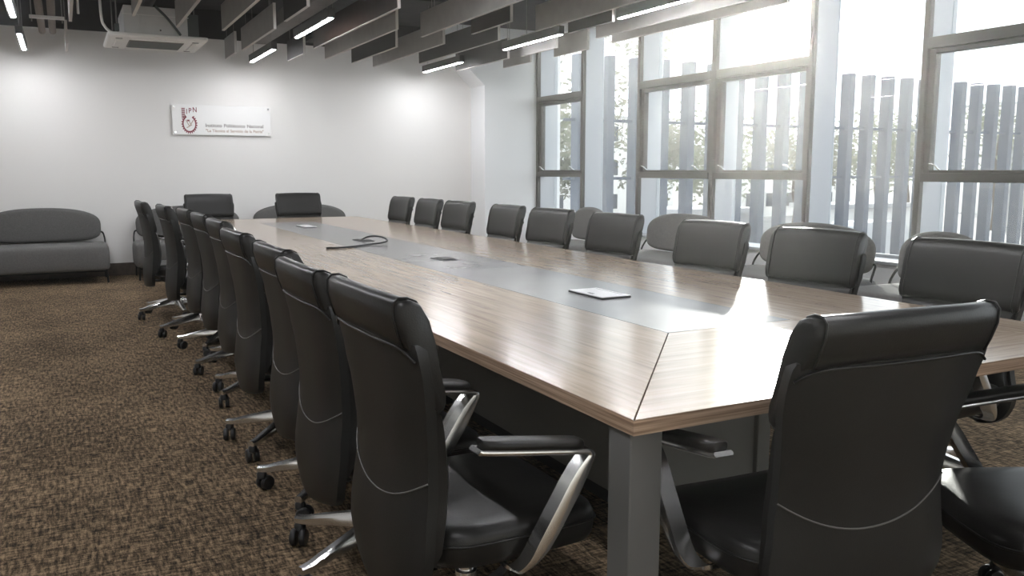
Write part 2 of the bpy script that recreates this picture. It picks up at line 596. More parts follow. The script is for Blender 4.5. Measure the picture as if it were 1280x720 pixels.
for i in range(3):
    a, b = max(ys[i], 2.40) + .003, min(ys[i + 1], 8.90) - .003
    link_mesh('base_cabinet', box_bm(PX0, PX1, a, b, 0.09, TZ - TH - .004, .003, 1), M['table_grey'], table)
    link_mesh('plinth', box_bm(PX0 + .06, PX1 - .06, a + .04, b - .04, 0.0, 0.09), M['black_plastic'], table)
link_mesh('corner_post', box_bm(PX1 + .001, PX1 + .065, 2.385, 2.45, 0.0, TZ - TH - .004, .003, 1), M['table_grey'], table)

def power_box(x0, x1, y0, y1, opened, label):
    t = thing('power_box', label, 'power box', (0, 0, 0), 0, 'power boxes in the table')
    cx, cy = (x0 + x1) / 2, (y0 + y1) / 2
    t.location = (cx, cy, TZ)
    hx, hy = (x1 - x0) / 2, (y1 - y0) / 2
    if opened:
        link_mesh('frame', box_bm(-hx, hx, -hy, hy, 0.0, 0.004, .001, 1), M['black_plastic'], t)
        link_mesh('socket_strip', box_bm(-hx + .02, hx - .02, -hy + .02, hy - .02, 0.004, 0.008, .001, 1), M['cable_black'], t)
    else:
        link_mesh('frame', box_bm(-hx, hx, -hy, hy, 0.0, 0.006, .001, 1), M['black_plastic'], t)
        lid = link_mesh('lid', box_bm(-hx + .001, hx - .001, -hy + .001, hy - .001, 0.006, 0.010, .0015, 1), M['lid_white'], t)
        link_mesh('finger_slot', box_bm(-hx + .022, -hx + .034, -.03, .012, 0.010, 0.0108), M['black_plastic'], lid)
        link_mesh('lid_groove', box_bm(hx - .022, hx - .019, -hy + .03, hy - .03, 0.010, 0.0104), M['seam'], lid)
    return t
power_box(1.975, 2.125, 2.97, 3.24, False, 'white lidded power box nearest the near end of the table')
power_box(1.985, 2.10, 4.70, 4.90, True, 'open black power box with nothing plugged in, on the grey strip')
power_box(1.975, 2.09, 6.28, 6.48, True, 'open black power box with the cable coming out of it')
power_box(1.985, 2.105, 8.03, 8.35, False, 'white lidded power box at the far end of the grey strip')

cable = thing('video_cable', 'black video cable looping from a power box onto the oak', 'cable', (2.03, 6.38, TZ))
cp = [(-.019, -.041, .0145), (-.008, -.15, .04), (.022, -.25, .05), (.045, -.36, .045), (.045, -.43, .028), (.0, -.445, .016), (-.081, -.44, .009), (-.223, -.53, .007), (-.329, -.585, .007), (-.385, -.584, .007)]
link_mesh('cord', tube_bm(smooth_path(cp, 8), 0.0065, 10), M['cable_black'], cable, 180)
link_mesh('plug', box_bm(-.45, -.38, -.596, -.572, .0005, .0135, .003, 2), M['black_plastic'], cable, 40)

# ---------------------------------------------------------------- office chair
YBK = [(.24, -.228), (.30, -.246), (.40, -.250), (.50, -.240), (.58, -.229), (.65, -.227), (.75, -.234), (.85, -.248), (.94, -.265), (1.05, -.290)]
WBK = [(.300, .22), (.308, .31), (.322, .39), (.35, .455), (.39, .50), (.45, .52), (.54, .495), (.64, .482), (.74, .505), (.84, .545), (.91, .555), (.935, .550), (.945, .53)]
def yb(z): return interp(YBK, z)
def wb(z): return interp(WBK, z)
NU = 12
def shell_ring(z, th=.026, grow=0.0, wf=1.0):
    wd = wb(z) / 2 * wf + grow
    pts = []
    for k in range(NU + 1):
        u = -1 + 2 * k / NU
        pts.append((wd * u, yb(z) - .012 + .034 * abs(u) ** 3.2 - grow, z))
    for k in range(NU, -1, -1):
        u = -1 + 2 * k / NU
        pts.append((wd * u * .985, yb(z) - .012 + .034 * abs(u) ** 3.2 + th, z))
    return pts
def make_chair():
    t = thing('office_chair', 'black leather office chair', 'chair')
    zs = [.300, .308, .322, .335, .35, .37, .40, .44, .48, .53, .58, .63, .68, .73, .78, .83, .87, .905, .93, .942]
    sh = link_mesh('back_shell', loft_bm([shell_ring(z, .010 if z in (.300, .942) else .026) for z in zs]), M['leather_back'], t, 50)
    arc = []
    for k in range(25):
        u = -1 + 2 * k / 24
        z = .545 + .075 * u * u
        arc.append((wb(z) / 2 * u, yb(z) - .013 + .034 * abs(u) ** 3.2, z))
    link_mesh('stitched_seam', tube_bm(arc, .0022, 6), M['stitch'], sh, 180)
    top = []
    for k in range(25):
        u = -1 + 2 * k / 24
        top.append((wb(.935) / 2 * u * .985, yb(.935) - .013 + .034 * abs(u) ** 3.2, .934 - .03 * abs(u) ** 8))
    link_mesh('top_piping', tube_bm(top, .0035, 6), M['leather'], sh, 180)
    # front cushion of the back
    rings = []
    tt = [(.42, .03), (.45, .06), (.52, .078), (.60, .076), (.68, .068), (.73, .062), (.765, .050), (.785, .030)]
    for z, th in tt:
        wd = wb(z) * .94 / 2
        pts = []
        for k in range(NU + 1):
            u = -1 + 2 * k / NU
            pts.append((wd * u, yb(z) + .010 + .034 * abs(u) ** 2.6, z))
        for k in range(NU, -1, -1):
            u = -1 + 2 * k / NU
            pts.append((wd * u, yb(z) + .016 + .03 * abs(u) ** 2.4 + th * (1 - abs(u) ** 6 * .6), z))
        rings.append(pts)
    link_mesh('back_cushion', loft_bm(rings), M['leather'], t, 60)
    # headrest roll over the top
    prof = [(yb(.935) - .010, .938), (yb(.96) - .016, .965), (yb(1.0) - .016, 1.005), (yb(1.03) - .008, 1.034), (yb(1.04) + .006, 1.045), (yb(1.04) + .026, 1.045), (yb(1.03) + .044, 1.036), (yb(1.0) + .055, 1.005), (yb(.95) + .058, .95), (yb(.90) + .059, .89), (yb(.85) + .060, .84), (yb(.82) + .060, .825), (yb(.80) + .057, .803), (yb(.79) + .050, .788), (yb(.785) + .036, .782), (yb(.79) + .022, .79), (yb(.85) + .014, .85), (yb(.92) + .012, .930)]
    cy_ = sum(p[0] for p in prof) / len(prof)
    cz_ = sum(p[1] for p in prof) / len(prof)
    rings = []
    for x, s in ((-.260, .90), (-.256, .955), (-.248, .985), (-.235, 1.0), (-.13, 1.0), (0, 1.0), (.13, 1.0), (.235, 1.0), (.248, .985), (.256, .955), (.260, .90)):
        bow = .020 * abs(x / .26) ** 3.2
        rings.append([(x, cy_ + (py - cy_) * s + bow, cz_ + (pz - cz_) * s - .006 * (x / .268) ** 2) for py, pz in prof])
    hr = link_mesh('headrest', loft_bm(rings), M['leather'], t, 60)
    for sx in (-1, 1):
        x = sx * .238
        pp = [(x + sx * .002, py * 1.0 + .020 * abs(x / .26) ** 3.2 + (py - cy_) * .02, pz + (pz - cz_) * .015 - .005) for py, pz in prof[0:14]]
        link_mesh('piping', tube_bm(pp, .003, 6), M['leather'], hr, 180)
    # seat
    rings = []
    prof_s = [(.385, .90), (.392, .955), (.410, .985), (.440, 1.0), (.462, .992), (.478, .96), (.487, .88), (.490, .70), (.491, .40), (.491, .1)]
    for z, s in prof_s:
        ring = superring(.53 * s, .475 * s, 0, 48, 4.5, 0, .045)
        out = []
        for x, y, _ in ring:
            zz = z + .012 * (x / .27) ** 2 - .02 * max(0, (y - .15) / .16) ** 2
            out.append((x, y, zz))
        rings.append(out)
    seat = link_mesh('seat', loft_bm(rings), M['leather'], t, 60)
    ring = superring(.53 * 1.004, .475 * 1.004, 0, 48, 4.5, 0, .045)
    pth = [(x, y, .447 + .012 * (x / .27) ** 2 - .02 * max(0, (y - .15) / .16) ** 2) for x, y, _ in ring]
    link_mesh('piping', tube_bm(pth + pth[:2], .0035, 6), M['leather'], seat, 180)
    # arms: flat polished bar, seat side -> up and forward -> folded back under the pad
    for sx in (-1, 1):
        x = sx * .305
        pts = [(sx * .20, -.010, .385), (sx * .262, -.007, .386), (sx * .290, .005, .400), (x, .045, .452), (x, .150, .614), (x, .172, .646), (x, .169, .659), (x, .150, .663), (x, .035, .679), (x, -.100, .699), (x, -.120, .705)]
        path = smooth_path(pts, 4)
        n = len(path)
        arm = link_mesh('arm', band_bm(path, (1, 0.0, 0), .050, .012, None, None, [(.014 if q_.z < .40 else .014 + .024 * min(1, (q_.z - .40) / .06)) if q_.z < .60 else max(.012, .038 - .026 * (q_.z - .60) / .065) for q_ in path]), M['chrome'], t, 40)
        rr = []
        for yq, s in ((.155, .55), (.147, .9), (.125, 1.0), (.035, 1.0), (-.055, 1.0), (-.097, .92), (-.108, .6)):
            zc = .663 + (.150 - yq) * .145 + .016
            rr.append([(x + .031 * s * math.copysign(abs(math.cos(a)) ** .6, math.cos(a)), yq, zc + .0135 * (0.6 + .4 * s) * math.copysign(abs(math.sin(a)) ** .7, math.sin(a))) for a in [2 * PI * k / 16 for k in range(16)]])
        link_mesh('arm_pad', loft_bm(rr), M['leather'], arm, 60)
    # mechanism, gas column, star base
    link_mesh('tilt_mechanism', box_bm(-.10, .10, -.13, .13, .335, .388, .012, 2), M['black_plastic'], t, 40)
    link_mesh('back_bracket', band_bm(smooth_path([(0, -.05, .345), (0, -.16, .338), (0, -.205, .36), (0, -.210, .42)], 4), (1, 0, 0), .09, .014), M['black_plastic'], t, 40)
    link_mesh('gas_column', lathe_bm([(.020, .34), (.020, .26), (.029, .258), (.029, .12), (.024, .115)]), M['chrome'], t, 40)
    link_mesh('hub', lathe_bm([(.030, .168), (.044, .160), (.050, .125), (.046, .085), (.030, .080)]), M['chrome'], t, 40)
    for k in range(5):
        a = 2 * PI * k / 5 + BASE_TURN
        d = Vector((math.cos(a), math.sin(a), 0))
        s = Vector((-math.sin(a), math.cos(a), 0))
        path = [d * r_ + Vector((0, 0, z_)) for r_, z_ in ((.03, .128), (.08, .131), (.16, .118), (.275, .098), (.315, .090), (.352, .089))]
        wid = [.052, .050, .043, .036, .034, .030]
        rings = []
        for p, wd, th in zip(path, wid, (.070, .062, .050, .036, .030, .026)):
            rings.append([p + s * (u * wd / 2) + Vector((0, 0, v * th / 2)) for u, v in ((-1, -.7), (-.5, -1), (.5, -1), (1, -.7), (1, .5), (.55, 1), (-.55, 1), (-1, .5))])
        link_mesh('base_leg', loft_bm(rings), M['chrome'], t, 40)
        # twin wheel caster under the tip
        th = a + (0.9 if k % 2 else -1.3)
        f = Vector((math.cos(th), math.sin(th), 0))
        ax = Vector((-math.sin(th), math.cos(th), 0))
        c0 = d * .338
        cb = bmesh.new()
        hood = lathe_bm([(.008, .082), (.016, .078), (.020, .070), (.020, .052), (.012, .046)], 14, 'z', (c0.x, c0.y, 0), cb)
        cas = link_mesh('caster', hood, M['black_plastic'], t, 40)
        cen = c0 - f * .016 + Vector((0, 0, .030))
        for sgn in (-1, 1):
            rings = []
            for rr_, h in ((.018, .006), (.027, .007), (.030, .011), (.030, .022), (.026, .027), (.012, .028)):
                rings.append([cen + ax * (sgn * h) + (f * math.cos(q) + Vector((0, 0, 1)) * math.sin(q)) * rr_ for q in [2 * PI * j / 18 for j in range(18)]])
            link_mesh('wheel', loft_bm(rings), M['black_plastic'], cas, 40)
    return t
BASE_TURN = R(54)
chair0 = make_chair()
used = [False]
def chair(x, y, face, label, group, dz=0.0, turn=0.0, lean=0.0):
    # face: heading of the sitter in degrees, 0 = +x, 90 = +y; turn swivels the star base
    if not used[0]:
        c = chair0
        used[0] = True
    else:
        c = copy_tree(chair0)
    c.location = (x, y, 0)
    c.rotation_euler = (0, 0, R(face - 90))
    for ch in c.children:
        nm = ch.name.split('.')[0]
        if nm in ('base_leg', 'caster', 'hub'):
            ch.rotation_euler = (0, 0, R(turn))
        elif dz and nm != 'gas_column':
            ch.location.z += dz
    if lean:
        piv = Vector((0, -.20, .45))
        rm = Matrix.Rotation(R(lean), 3, 'X')
        for ch in c.children:
            if ch.name.split('.')[0] in ('back_shell', 'back_cushion', 'headrest'):
                ch.rotation_euler = (R(lean), 0, 0)
                ch.location += piv - rm @ piv
    c['label'] = label
    c['group'] = group
    return c

G1 = 'chairs along the left side of the table'
left = [  # nearest first: x, y, heading, base turn
    (.90, 1.945, 1, 10), (.908, 2.62, 0, 24), (.968, 3.30, 1, -28), (.955, 4.03, 1, 40), (1.02, 4.96, 1, 30),
    (1.035, 5.73, 2, 12), (1.03, 6.46, 2, -20), (.955, 7.17, 2, 14), (.865, 8.14, 2, 20)]
names = ['closest to the camera', 'second from the camera', 'third from the camera', 'fourth from the camera', 'middle one of nine', 'fourth from the far end', 'third from the far end', 'second from the far end', 'last at the far end near a sofa']
for (x, y, h, tn), nm in zip(left, names):
    chair(x - .022, y, h, 'black leather chair left of the table, %s' % nm, G1, -.012 if y < 3.5 else 0.0, tn)
G2 = 'chairs along the window side of the table'
right = [  # nearest first
    (3.075, 2.25, 182, 0), (3.07, 3.03, 186, 20), (3.065, 3.81, 184, 40), (3.07, 4.80, 184, 12), (3.07, 5.66, 185, 33),
    (3.07, 6.42, 181, 5), (3.07, 7.40, 184, 26), (3.07, 8.15, 182, 48), (3.07, 8.95, 183, 15)]
names = ['closest to the camera and cut off', 'second from the camera', 'third from the camera', 'fourth from the camera', 'in the middle of the row', 'fourth from the far end', 'third from the far end', 'second from the far end', 'last at the far end']
for (x, y, h, tn), nm in zip(right, names):
    chair(x, y, h, 'black leather chair in the window side row, %s' % nm, G2, -0.022, tn)
chair(1.547, 1.47, 86, 'large black leather chair at the near end, its back to the camera', 'chairs at the table ends', -0.003, 18, 5.5)
chair(2.34, 1.275, 155, 'black leather chair at the right edge, only its seat and arm showing', 'chairs at the table ends', -0.06, 8)
chair(1.46, 10.0, 272, 'black leather chair at the far end in front of a sofa, nearer the left row', 'chairs at the table ends', 0.0, 10)
chair(2.46, 9.97, 270, 'black leather chair at the far end, centred behind the grey strip', 'chairs at the table ends', 0.0, 30)

# ---------------------------------------------------------------- sofas
def arch_ring(wd, h, z0, y, s, n=40, lean=0.0):
    # outline of the rounded back: wide low arch with full round ends
    pts = []
    for k in range(n):
        a = 2 * PI * k / n
        ca, sa = math.cos(a), math.sin(a)
        e = 2.35 if sa >= 0 else 5.0
        X = wd / 2 * s * math.copysign(abs(ca) ** (2 / e), ca)
        Z = h / 2 * (s if s > .9 else s) * math.copysign(abs(sa) ** (2 / e), sa)
        pts.append((X, y + lean * (Z + h / 2), z0 + h / 2 + Z))
    return pts
def make_sofa(seat_w, back_w, label, cat):
    # local: sitter looks towards -y, back at +y
    t = thing('lounge_sofa' if seat_w > 1 else 'lounge_chair', label, cat)
    D = .70
    rings = []
    for z, s in ((.150, .90), (.158, .955), (.180, .985), (.23, 1.0), (.35, 1.0), (.40, .985), (.428, .95), (.440, .88), (.445, .5), (.446, .1)):
        inset = (1 - s)
        rings.append(superring(seat_w - inset * D * .9, D - inset * D * .9, z, 56, 5.5 if seat_w < 1 else 8, 0, -.02))
    link_mesh('seat', loft_bm(rings), M['seat_fabric'], t, 60)
    H = .40
    rings = []
    for y, s in ((-.055, .80), (-.050, .90), (-.035, .965), (-.012, 1.0), (.015, 1.0), (.04, .965), (.055, .90), (.06, .80)):
        rings.append(arch_ring(back_w, H, .455, .245 + y, s, 48, .10))
    link_mesh('backrest', loft_bm(rings), M['grey_fabric'], t, 60)
    for sx in (-1, 1):
        x0 = sx * (back_w / 2 - .02)
        x1 = sx * (seat_w / 2 - .045)
        pts = [(x0, .27, .56), (x0 + sx * .035, .265, .55), (x1 + sx * .015, .23, .50), (x1 + sx * .02, .20, .43), (x1 + sx * .02, .20, .30), (x1, .22, .12)]
        link_mesh('support_tube', tube_bm(smooth_path(pts, 5), .010, 8), M['black_metal'], t, 60)
        link_mesh('leg', tube_bm([(x1, -.29, .20), (x1 + sx * .01, -.30, .0)], .011, 8), M['black_metal'], t, 60)
        link_mesh('leg', tube_bm([(x1, .25, .20), (x1 + sx * .01, .26, .0)], .011, 8), M['black_metal'], t, 60)
    link_mesh('frame_rail', box_bm(-seat_w / 2 + .05, seat_w / 2 - .05, -.30, -.28, .128, .146, .003, 1), M['black_metal'], t)
    link_mesh('frame_rail', box_bm(-seat_w / 2 + .05, seat_w / 2 - .05, .24, .26, .128, .146, .003, 1), M['black_metal'], t)
    return t
GS = 'grey lounge sofas around the room'
s0 = make_sofa(1.36, 1.24, 'grey fabric two seat sofa standing alone at left by the white wall', 'sofa')
s0.location = (-.25, 11.25, 0)
s0['group'] = GS
def sofa_at(x, y, rz, label):
    c = copy_tree(s0)
    c.location = (x, y, 0)
    c.rotation_euler = (0, 0, rz)
    c['label'] = label
    c['group'] = GS
    return c
sofa_at(1.38, 11.25, 0, 'grey sofa against the white wall, half hidden behind the left row of chairs')
sofa_at(2.80, 11.25, 0, 'grey sofa against the white wall, behind the chair at the far table end')
sofa_at(5.38, 6.97, -PI / 2, 'grey two seat sofa by the windows, the farther one')
sofa_at(5.38, 5.25, -PI / 2, 'grey two seat sofa by the windows, the nearer one')
c0 = make_sofa(.78, .66, 'grey single lounge chair by the windows, far one near the white column', 'lounge chair')
c0.location = (5.38, 8.80, 0)
c0.rotation_euler = (0, 0, -PI / 2)
c0['group'] = 'single lounge chairs by the windows'
c1 = copy_tree(c0)
c1.location = (5.38, 4.06, 0)
c1['label'] = 'grey single lounge chair by the windows, near one behind the closest chair'

# ---------------------------------------------------------------- wall sign
sign = thing('wall_sign', 'white acrylic sign with a maroon crest and two lines of text', 'sign', (1.865, YB, 1.93))
hx, hz = .607, .187
link_mesh('plate', box_bm(-hx, hx, -.032, -.022, -hz, hz, .002, 1), M['sign'], sign)
for sx in (-1, 1):
    for sz in (-1, 1):
        link_mesh('standoff', lathe_bm([(.009, 0), (.009, -.032), (.013, -.033), (.013, -.037)], 14, 'y', (sx * (hx - .03), 0, sz * (hz - .03))), M['chrome'], sign, 40)
def text_obj(name, body, size, x, z, mat, parent, align='LEFT', y=-.0325, sx=1.0):
    cu = bpy.data.curves.new(name, 'FONT')
    cu.body = body
    cu.size = size
    cu.extrude = .0006
    cu.offset = .0012
    cu.align_x = align
    tmp = bpy.data.objects.new(name + '_tmp', cu)
    C.objects.link(tmp)
    bpy.context.view_layer.update()
    dg = bpy.context.evaluated_depsgraph_get()
    me = bpy.data.meshes.new_from_object(tmp.evaluated_get(dg))
    bpy.data.objects.remove(tmp)
    me.materials.clear()
    me.materials.append(mat)
    o = bpy.data.objects.new(name, me)
    C.objects.link(o)
    o.parent = parent
    o.location = (x, y, z)
    o.rotation_euler = (R(90), 0, 0)
    o.scale = (sx, 1, 1)
    return o
xw_ = -.215
for wd_ in ('Instituto', 'Polit\u00e9cnico', 'Nacional'):
    ow_ = text_obj('heading_word', wd_, .060, xw_, -.085, M['grey_print'], sign, sx=1.0)
    xw_ += max(v.co.x for v in ow_.data.vertices) + .022
mt_ = text_obj('motto_text', '"La T\u00e9cnica al Servicio de la Patria"', .050, -.212, -.148, M['pale_print'], sign, sx=1.0)
mt_.scale.x = (xw_ - .022 + .212) / max(v.co.x for v in mt_.data.vertices)
# crest: cog ring, tower of bands, three letters, inner figure
crest = link_mesh('crest', box_bm(-.43, -.40, -.0332, -.0322, -.02, .0), M['maroon'], sign)
def gear_bm(cx, cz, r0, r1, rt, nt):
    bm = bmesh.new()
    n = nt * 4
    a0 = R(-245); a1 = R(62)
    vi, vo = [], []
    for y in (-.0338, -.0322):
        li, lo = [], []
        for k in range(n + 1):
            a = a0 + (a1 - a0) * k / n
            ro = rt if k % 4 in (1, 2) else r1
            li.append(bm.verts.new((cx + .78 * r0 * math.cos(a), y, cz + r0 * math.sin(a))))
            lo.append(bm.verts.new((cx + .78 * ro * math.cos(a), y, cz + ro * math.sin(a))))
        vi.append(li); vo.append(lo)
    for k in range(n):
        bm.faces.new((vi[0][k], vo[0][k], vo[0][k + 1], vi[0][k + 1]))
        bm.faces.new((vi[1][k], vi[1][k + 1], vo[1][k + 1], vo[1][k]))
        bm.faces.new((vo[0][k], vo[1][k], vo[1][k + 1], vo[0][k + 1]))
        bm.faces.new((vi[0][k], vi[0][k + 1], vi[1][k + 1], vi[1][k]))
    return bm
CX, CZ = -.405, -.052
link_mesh('cog_ring', gear_bm(CX, CZ, .088, .106, .124, 20), M['maroon'], crest)
for k in range(8):
    z = .018 + k * .0165
    link_mesh('tower_band', box_bm(CX - .088, CX - .046, -.0338, -.0322, z, z + .011), M['maroon'], crest)
for k, (dx, ch) in enumerate(((-.034, 'I'), (-.004, 'P'), (.044, 'N'))):
    text_obj('letter', ch, .088, CX + dx, .072 + .012 * k, M['maroon'], crest, sx=.78)
for (a, b) in (((-.04, .05), (.0, -.03)), ((.0, -.03), (.05, .05)), ((-.035, -.05), (.03, -.01)), ((.0, .045), (.01, .0))):
    d = Vector((b[0] - a[0], 0, b[1] - a[1]))
    link_mesh('crest_stroke', band_bm([(CX + a[0], -.033, CZ + a[1]), (CX + b[0], -.033, CZ + b[1])], d.normalized().cross(Vector((0, 1, 0))), .011, .0016), M['pale_print'], crest)

# ---------------------------------------------------------------- ceiling baffles
BZ, BH, BT = 2.60, .235, .024
def baffle(x, yfar, ynear, mat='baffle', label='', z=BZ):
    t = thing('acoustic_baffle', label, 'ceiling baffle', (x, (yfar + ynear) / 2, z), 0, 'felt baffles hung from the ceiling')
    h = (yfar - ynear) / 2
    link_mesh('panel', box_bm(-BT / 2, BT / 2, -h, h, .004, BH, .001, 1), M[mat], t)
    link_mesh('edge_trim', box_bm(-BT / 2 - .001, BT / 2 + .001, -h, h, 0, .004), M['baffle_edge'], t)
    link_mesh('edge_trim', box_bm(-BT / 2 - .001, BT / 2 + .001, -h - .004, -h, 0, BH), M['baffle_edge'], t)
    for s in (-1, 1):
        link_mesh('hanger_wire', tube_bm([(0, s * h * .72, BH - .01), (0, s * h * .72, ZC - z)], .0022, 6), M['wire'], t, 180)
    return t
B = [
    (.125, 10.94, 10.20, 'baffle', 'short grey baffle seen edge on, far left beside the cassette unit'),
    (.146, 8.72, 6.3, 'baffle', 'grey baffle seen edge on, running out of the top left of the picture'),
    (.62, 8.17, 7.40, 'baffle', 'grey baffle in front of the left part of the cassette unit'),
    (1.02, 8.61, 6.80, 'baffle', 'grey baffle crossing the right part of the cassette unit'),
    (1.425, 8.61, 6.20, 'baffle', 'long grey baffle right of the cassette unit, leaving at the top edge'),
    (1.805, 10.78, 10.14, 'baffle', 'small grey baffle above the right end of the wall sign'),
    (1.835, 9.90, 8.28, 'baffle', 'grey baffle just above the lit lamp by the sign'),
    (1.83, 7.84, 7.04, 'baffle_shaded', 'short dark baffle at the top edge, left of a lit lamp'),
    (2.50, 10.62, 9.84, 'baffle_shaded', 'small dark baffle under the lit lamp left of the brown panel'),
    (2.50, 9.41, 6.77, 'baffle_brown', 'long dark brown baffle beside the ceiling lamp'),
    (2.85, 10.23, 7.78, 'baffle', 'long grey baffle with a pale edge directly behind the brown one'),
    (3.245, 10.46, 8.88, 'baffle_shaded', 'dark baffle between two grey ones above the back wall'),
    (3.60, 10.71, 8.43, 'baffle', 'grey baffle reaching farthest over the middle of the back wall'),
    (3.23, 8.12, 5.70, 'baffle', 'large grey baffle in the middle, leaving at the top edge'),
    (3.24, 5.30, 4.00, 'baffle_shaded', 'dark baffle cut by the top edge, in front of a large grey one'),
    (4.00, 10.13, 7.95, 'baffle_shaded', 'long dark baffle above the lamp near the column'),
    (3.60, 7.73, 6.91, 'baffle_brown', 'short brown baffle at centre, right of the large grey one'),
    (4.73, 10.66, 9.16, 'baffle_shaded', 'dark baffle touching the lamp near the column head'),
    (5.12, 10.04, 9.32, 'baffle', 'short grey baffle over the white column face'),
    (4.79, 8.94, 8.14, 'baffle', 'short grey baffle behind the middle lamp near the windows'),
    (5.15, 8.80, 8.08, 'baffle', 'pale lit baffle in front of the farthest window'),
    (4.06, 7.28, 5.55, 'baffle', 'wide grey baffle left of the rightmost lamp'),
    (4.81, 7.39, 4.95, 'baffle', 'long grey baffle just under the rightmost lamp'),
    (5.12, 7.57, 5.14, 'baffle', 'long grey baffle nearest the windows'),
    (4.40, 7.25, 6.50, 'baffle_brown', 'brownish baffle behind the wide grey one'),
]
for b in B:
    baffle(*b)

# ---------------------------------------------------------------- linear lamps
LZ = 2.635
def lamp(x, yfar, ynear, label):
    t = thing('linear_lamp', label, 'ceiling lamp', (x, (yfar + ynear) / 2, LZ), 0, 'linear lamps hung between the baffles')
    h = (yfar - ynear) / 2
    link_mesh('housing', box_bm(-.032, .032, -h - .01, h + .01, .0015, .085, .003, 1), M['lamp_body'], t)
    link_mesh('diffuser', box_bm(-.017, .017, -h, h, -0.0045, .0016, .0015, 2), M['led'], t)
    for s in (-1, 1):
        link_mesh('hanger_wire', tube_bm([(0, s * h * .8, .08), (0, s * h * .8, ZC - LZ)], .0025, 6), M['wire'], t, 180)
    return t
lamp(-.30, 8.93, 7.66, 'lit lamp at the left, cut by the top edge')
lamp(-.295, 11.24, 9.98, 'lit lamp at far left hanging before the back wall')
lamp(2.18, 11.20, 9.92, 'lit lamp above the wall sign')
lamp(2.20, 8.96, 7.68, 'lit lamp left of the brown baffle')
lamp(4.51, 11.25, 10.0, 'lit lamp over the right part of the back wall, near the column')
lamp(4.48, 8.77, 7.53, 'lit lamp in front of the farthest window')
lamp(4.48, 6.52, 5.26, 'lit lamp highest at right, running out of the top edge')
for x in (-.30, 2.20):
    for y in (6.6, 4.2, 1.8, -.6):
        lamp(x, y, y - 1.27, 'lit lamp of the same row, outside the picture')
# ---------------------------------------------------------------- cassette air conditioner and services
ac = thing('cassette_air_conditioner', 'white ceiling cassette air conditioner with its steel box exposed', 'air conditioner', (.905, 9.53, 2.55))
rings = []
for z, a_ in ((0.0, .90), (.001, .97), (.014, 1.0), (.034, 1.0), (.040, .985)):
    c_ = .02 * a_
    X_, Y_ = .45 * a_, .475 * a_
    rings.append([(X_, -Y_ + c_, z), (X_, Y_ - c_, z), (X_ - c_, Y_, z), (-X_ + c_, Y_, z), (-X_, Y_ - c_, z), (-X_, -Y_ + c_, z), (-X_ + c_, -Y_, z), (X_ - c_, -Y_, z)])
fp = link_mesh('face_panel', loft_bm(rings), M['ac_white'], ac, 30)
link_mesh('intake_grille', box_bm(-.25, .25, -.25, .25, -.006, .004, .002, 1), M['grille'], fp)
for k in range(9):
    y = -.22 + k * .055
    link_mesh('grille_slat', box_bm(-.24, .24, y - .006, y + .006, -.010, -.006), M['ac_dark'], fp)
for sx, sy in ((1, 0), (-1, 0), (0, 1), (0, -1)):
    if sx:
        bm = box_bm(sx * .345 - .024, sx * .345 + .024, -.25, .25, -.012, .003, .004, 1)
    else:
        bm = box_bm(-.25, .25, sy * .365 - .024, sy * .365 + .024, -.012, .003, .004, 1)
    link_mesh('louvre', bm, M['ac_white'], fp)
for sx in (-1, 1):
    for sy in (-1, 1):
        link_mesh('corner_slot', box_bm(sx * .345 - .03, sx * .345 + .03, sy * .34 - .007, sy * .34 + .007, -.004, .004), M['black_plastic'], fp)
bx = link_mesh('steel_box', box_bm(-.30, .27, -.42, .40, .040, .30, .004, 1), M['ac_metal'], ac)
link_mesh('side_tray', box_bm(.27, .375, -.40, .30, .040, .26, .004, 1), M['ac_dark'], ac)
link_mesh('access_cover', box_bm(-.16, .10, -.428, -.42, .13, .215, .002, 1), M['ac_metal'], bx)
link_mesh('top_flange', box_bm(-.31, .28, -.428, -.42, .215, .222), M['ac_white'], bx)
link_mesh('bolt', lathe_bm([(.008, -.43), (.008, -.42)], 10, 'y', (.02, 0, .085)), M['black_plastic'], bx)
for sx, sy in ((-.36, -.36), (.34, -.36), (-.36, .36), (.40, .36)):
    link_mesh('hanger_rod', tube_bm([(sx, sy, .04), (sx, sy, ZC - 2.55)], .006, 8), M['wire'], ac, 180)
    link_mesh('hanger_bracket', box_bm(sx - .02, sx + .02, sy - .02, sy + .02, .06, .13, .003, 1), M['ac_dark'], ac)
link_mesh('conduit', tube_bm(smooth_path([(-.40, -.30, .05), (-.46, -.32, .10), (-.49, -.34, .22), (-.49, -.34, ZC - 2.55)], 6), .013, 8), M['ac_white'], ac, 180)
link_mesh('drain_hose', tube_bm(smooth_path([(.20, -.44, .05), (.12, -.47, .15), (.06, -.47, .22), (-.02, -.46, .30)], 5), .012, 8), M['ac_dark'], ac, 180)

tr = thing('pipe_trapeze', 'steel trapeze hanger under the ceiling carrying two pipes, upper left', 'pipe hanger', (-.04, 9.6, 2.74))
link_mesh('channel', box_bm(-.15, .15, -.02, .02, 0, .03, .003, 1), M['ac_metal'], tr)
for sx in (-.13, .13):
    link_mesh('threaded_rod', tube_bm([(sx, 0, -.03), (sx, 0, ZC - 2.74)], .005, 8), M['wire'], tr, 180)
for k, x in enumerate((-.10, .0)):
    tag(link_mesh('insulated_pipe', tube_bm([(x, 10.9, 2.806), (x, 9.6, 2.806), (x, 5.0, 2.806)], .035, 14), M['pipe_tan'], None, 180), 'tan insulated pipe on the trapeze, the %s of the two' % ('left' if k == 0 else 'right'), 'pipe', 'pipes on the trapeze hanger')
tag(link_mesh('conduit_stub', tube_bm([(.20, 8.26, ZC), (.20, 8.26, 2.60)], .010, 8), M['ac_metal'], None, 180), 'thin grey conduit hanging down left of the cassette unit', 'conduit')
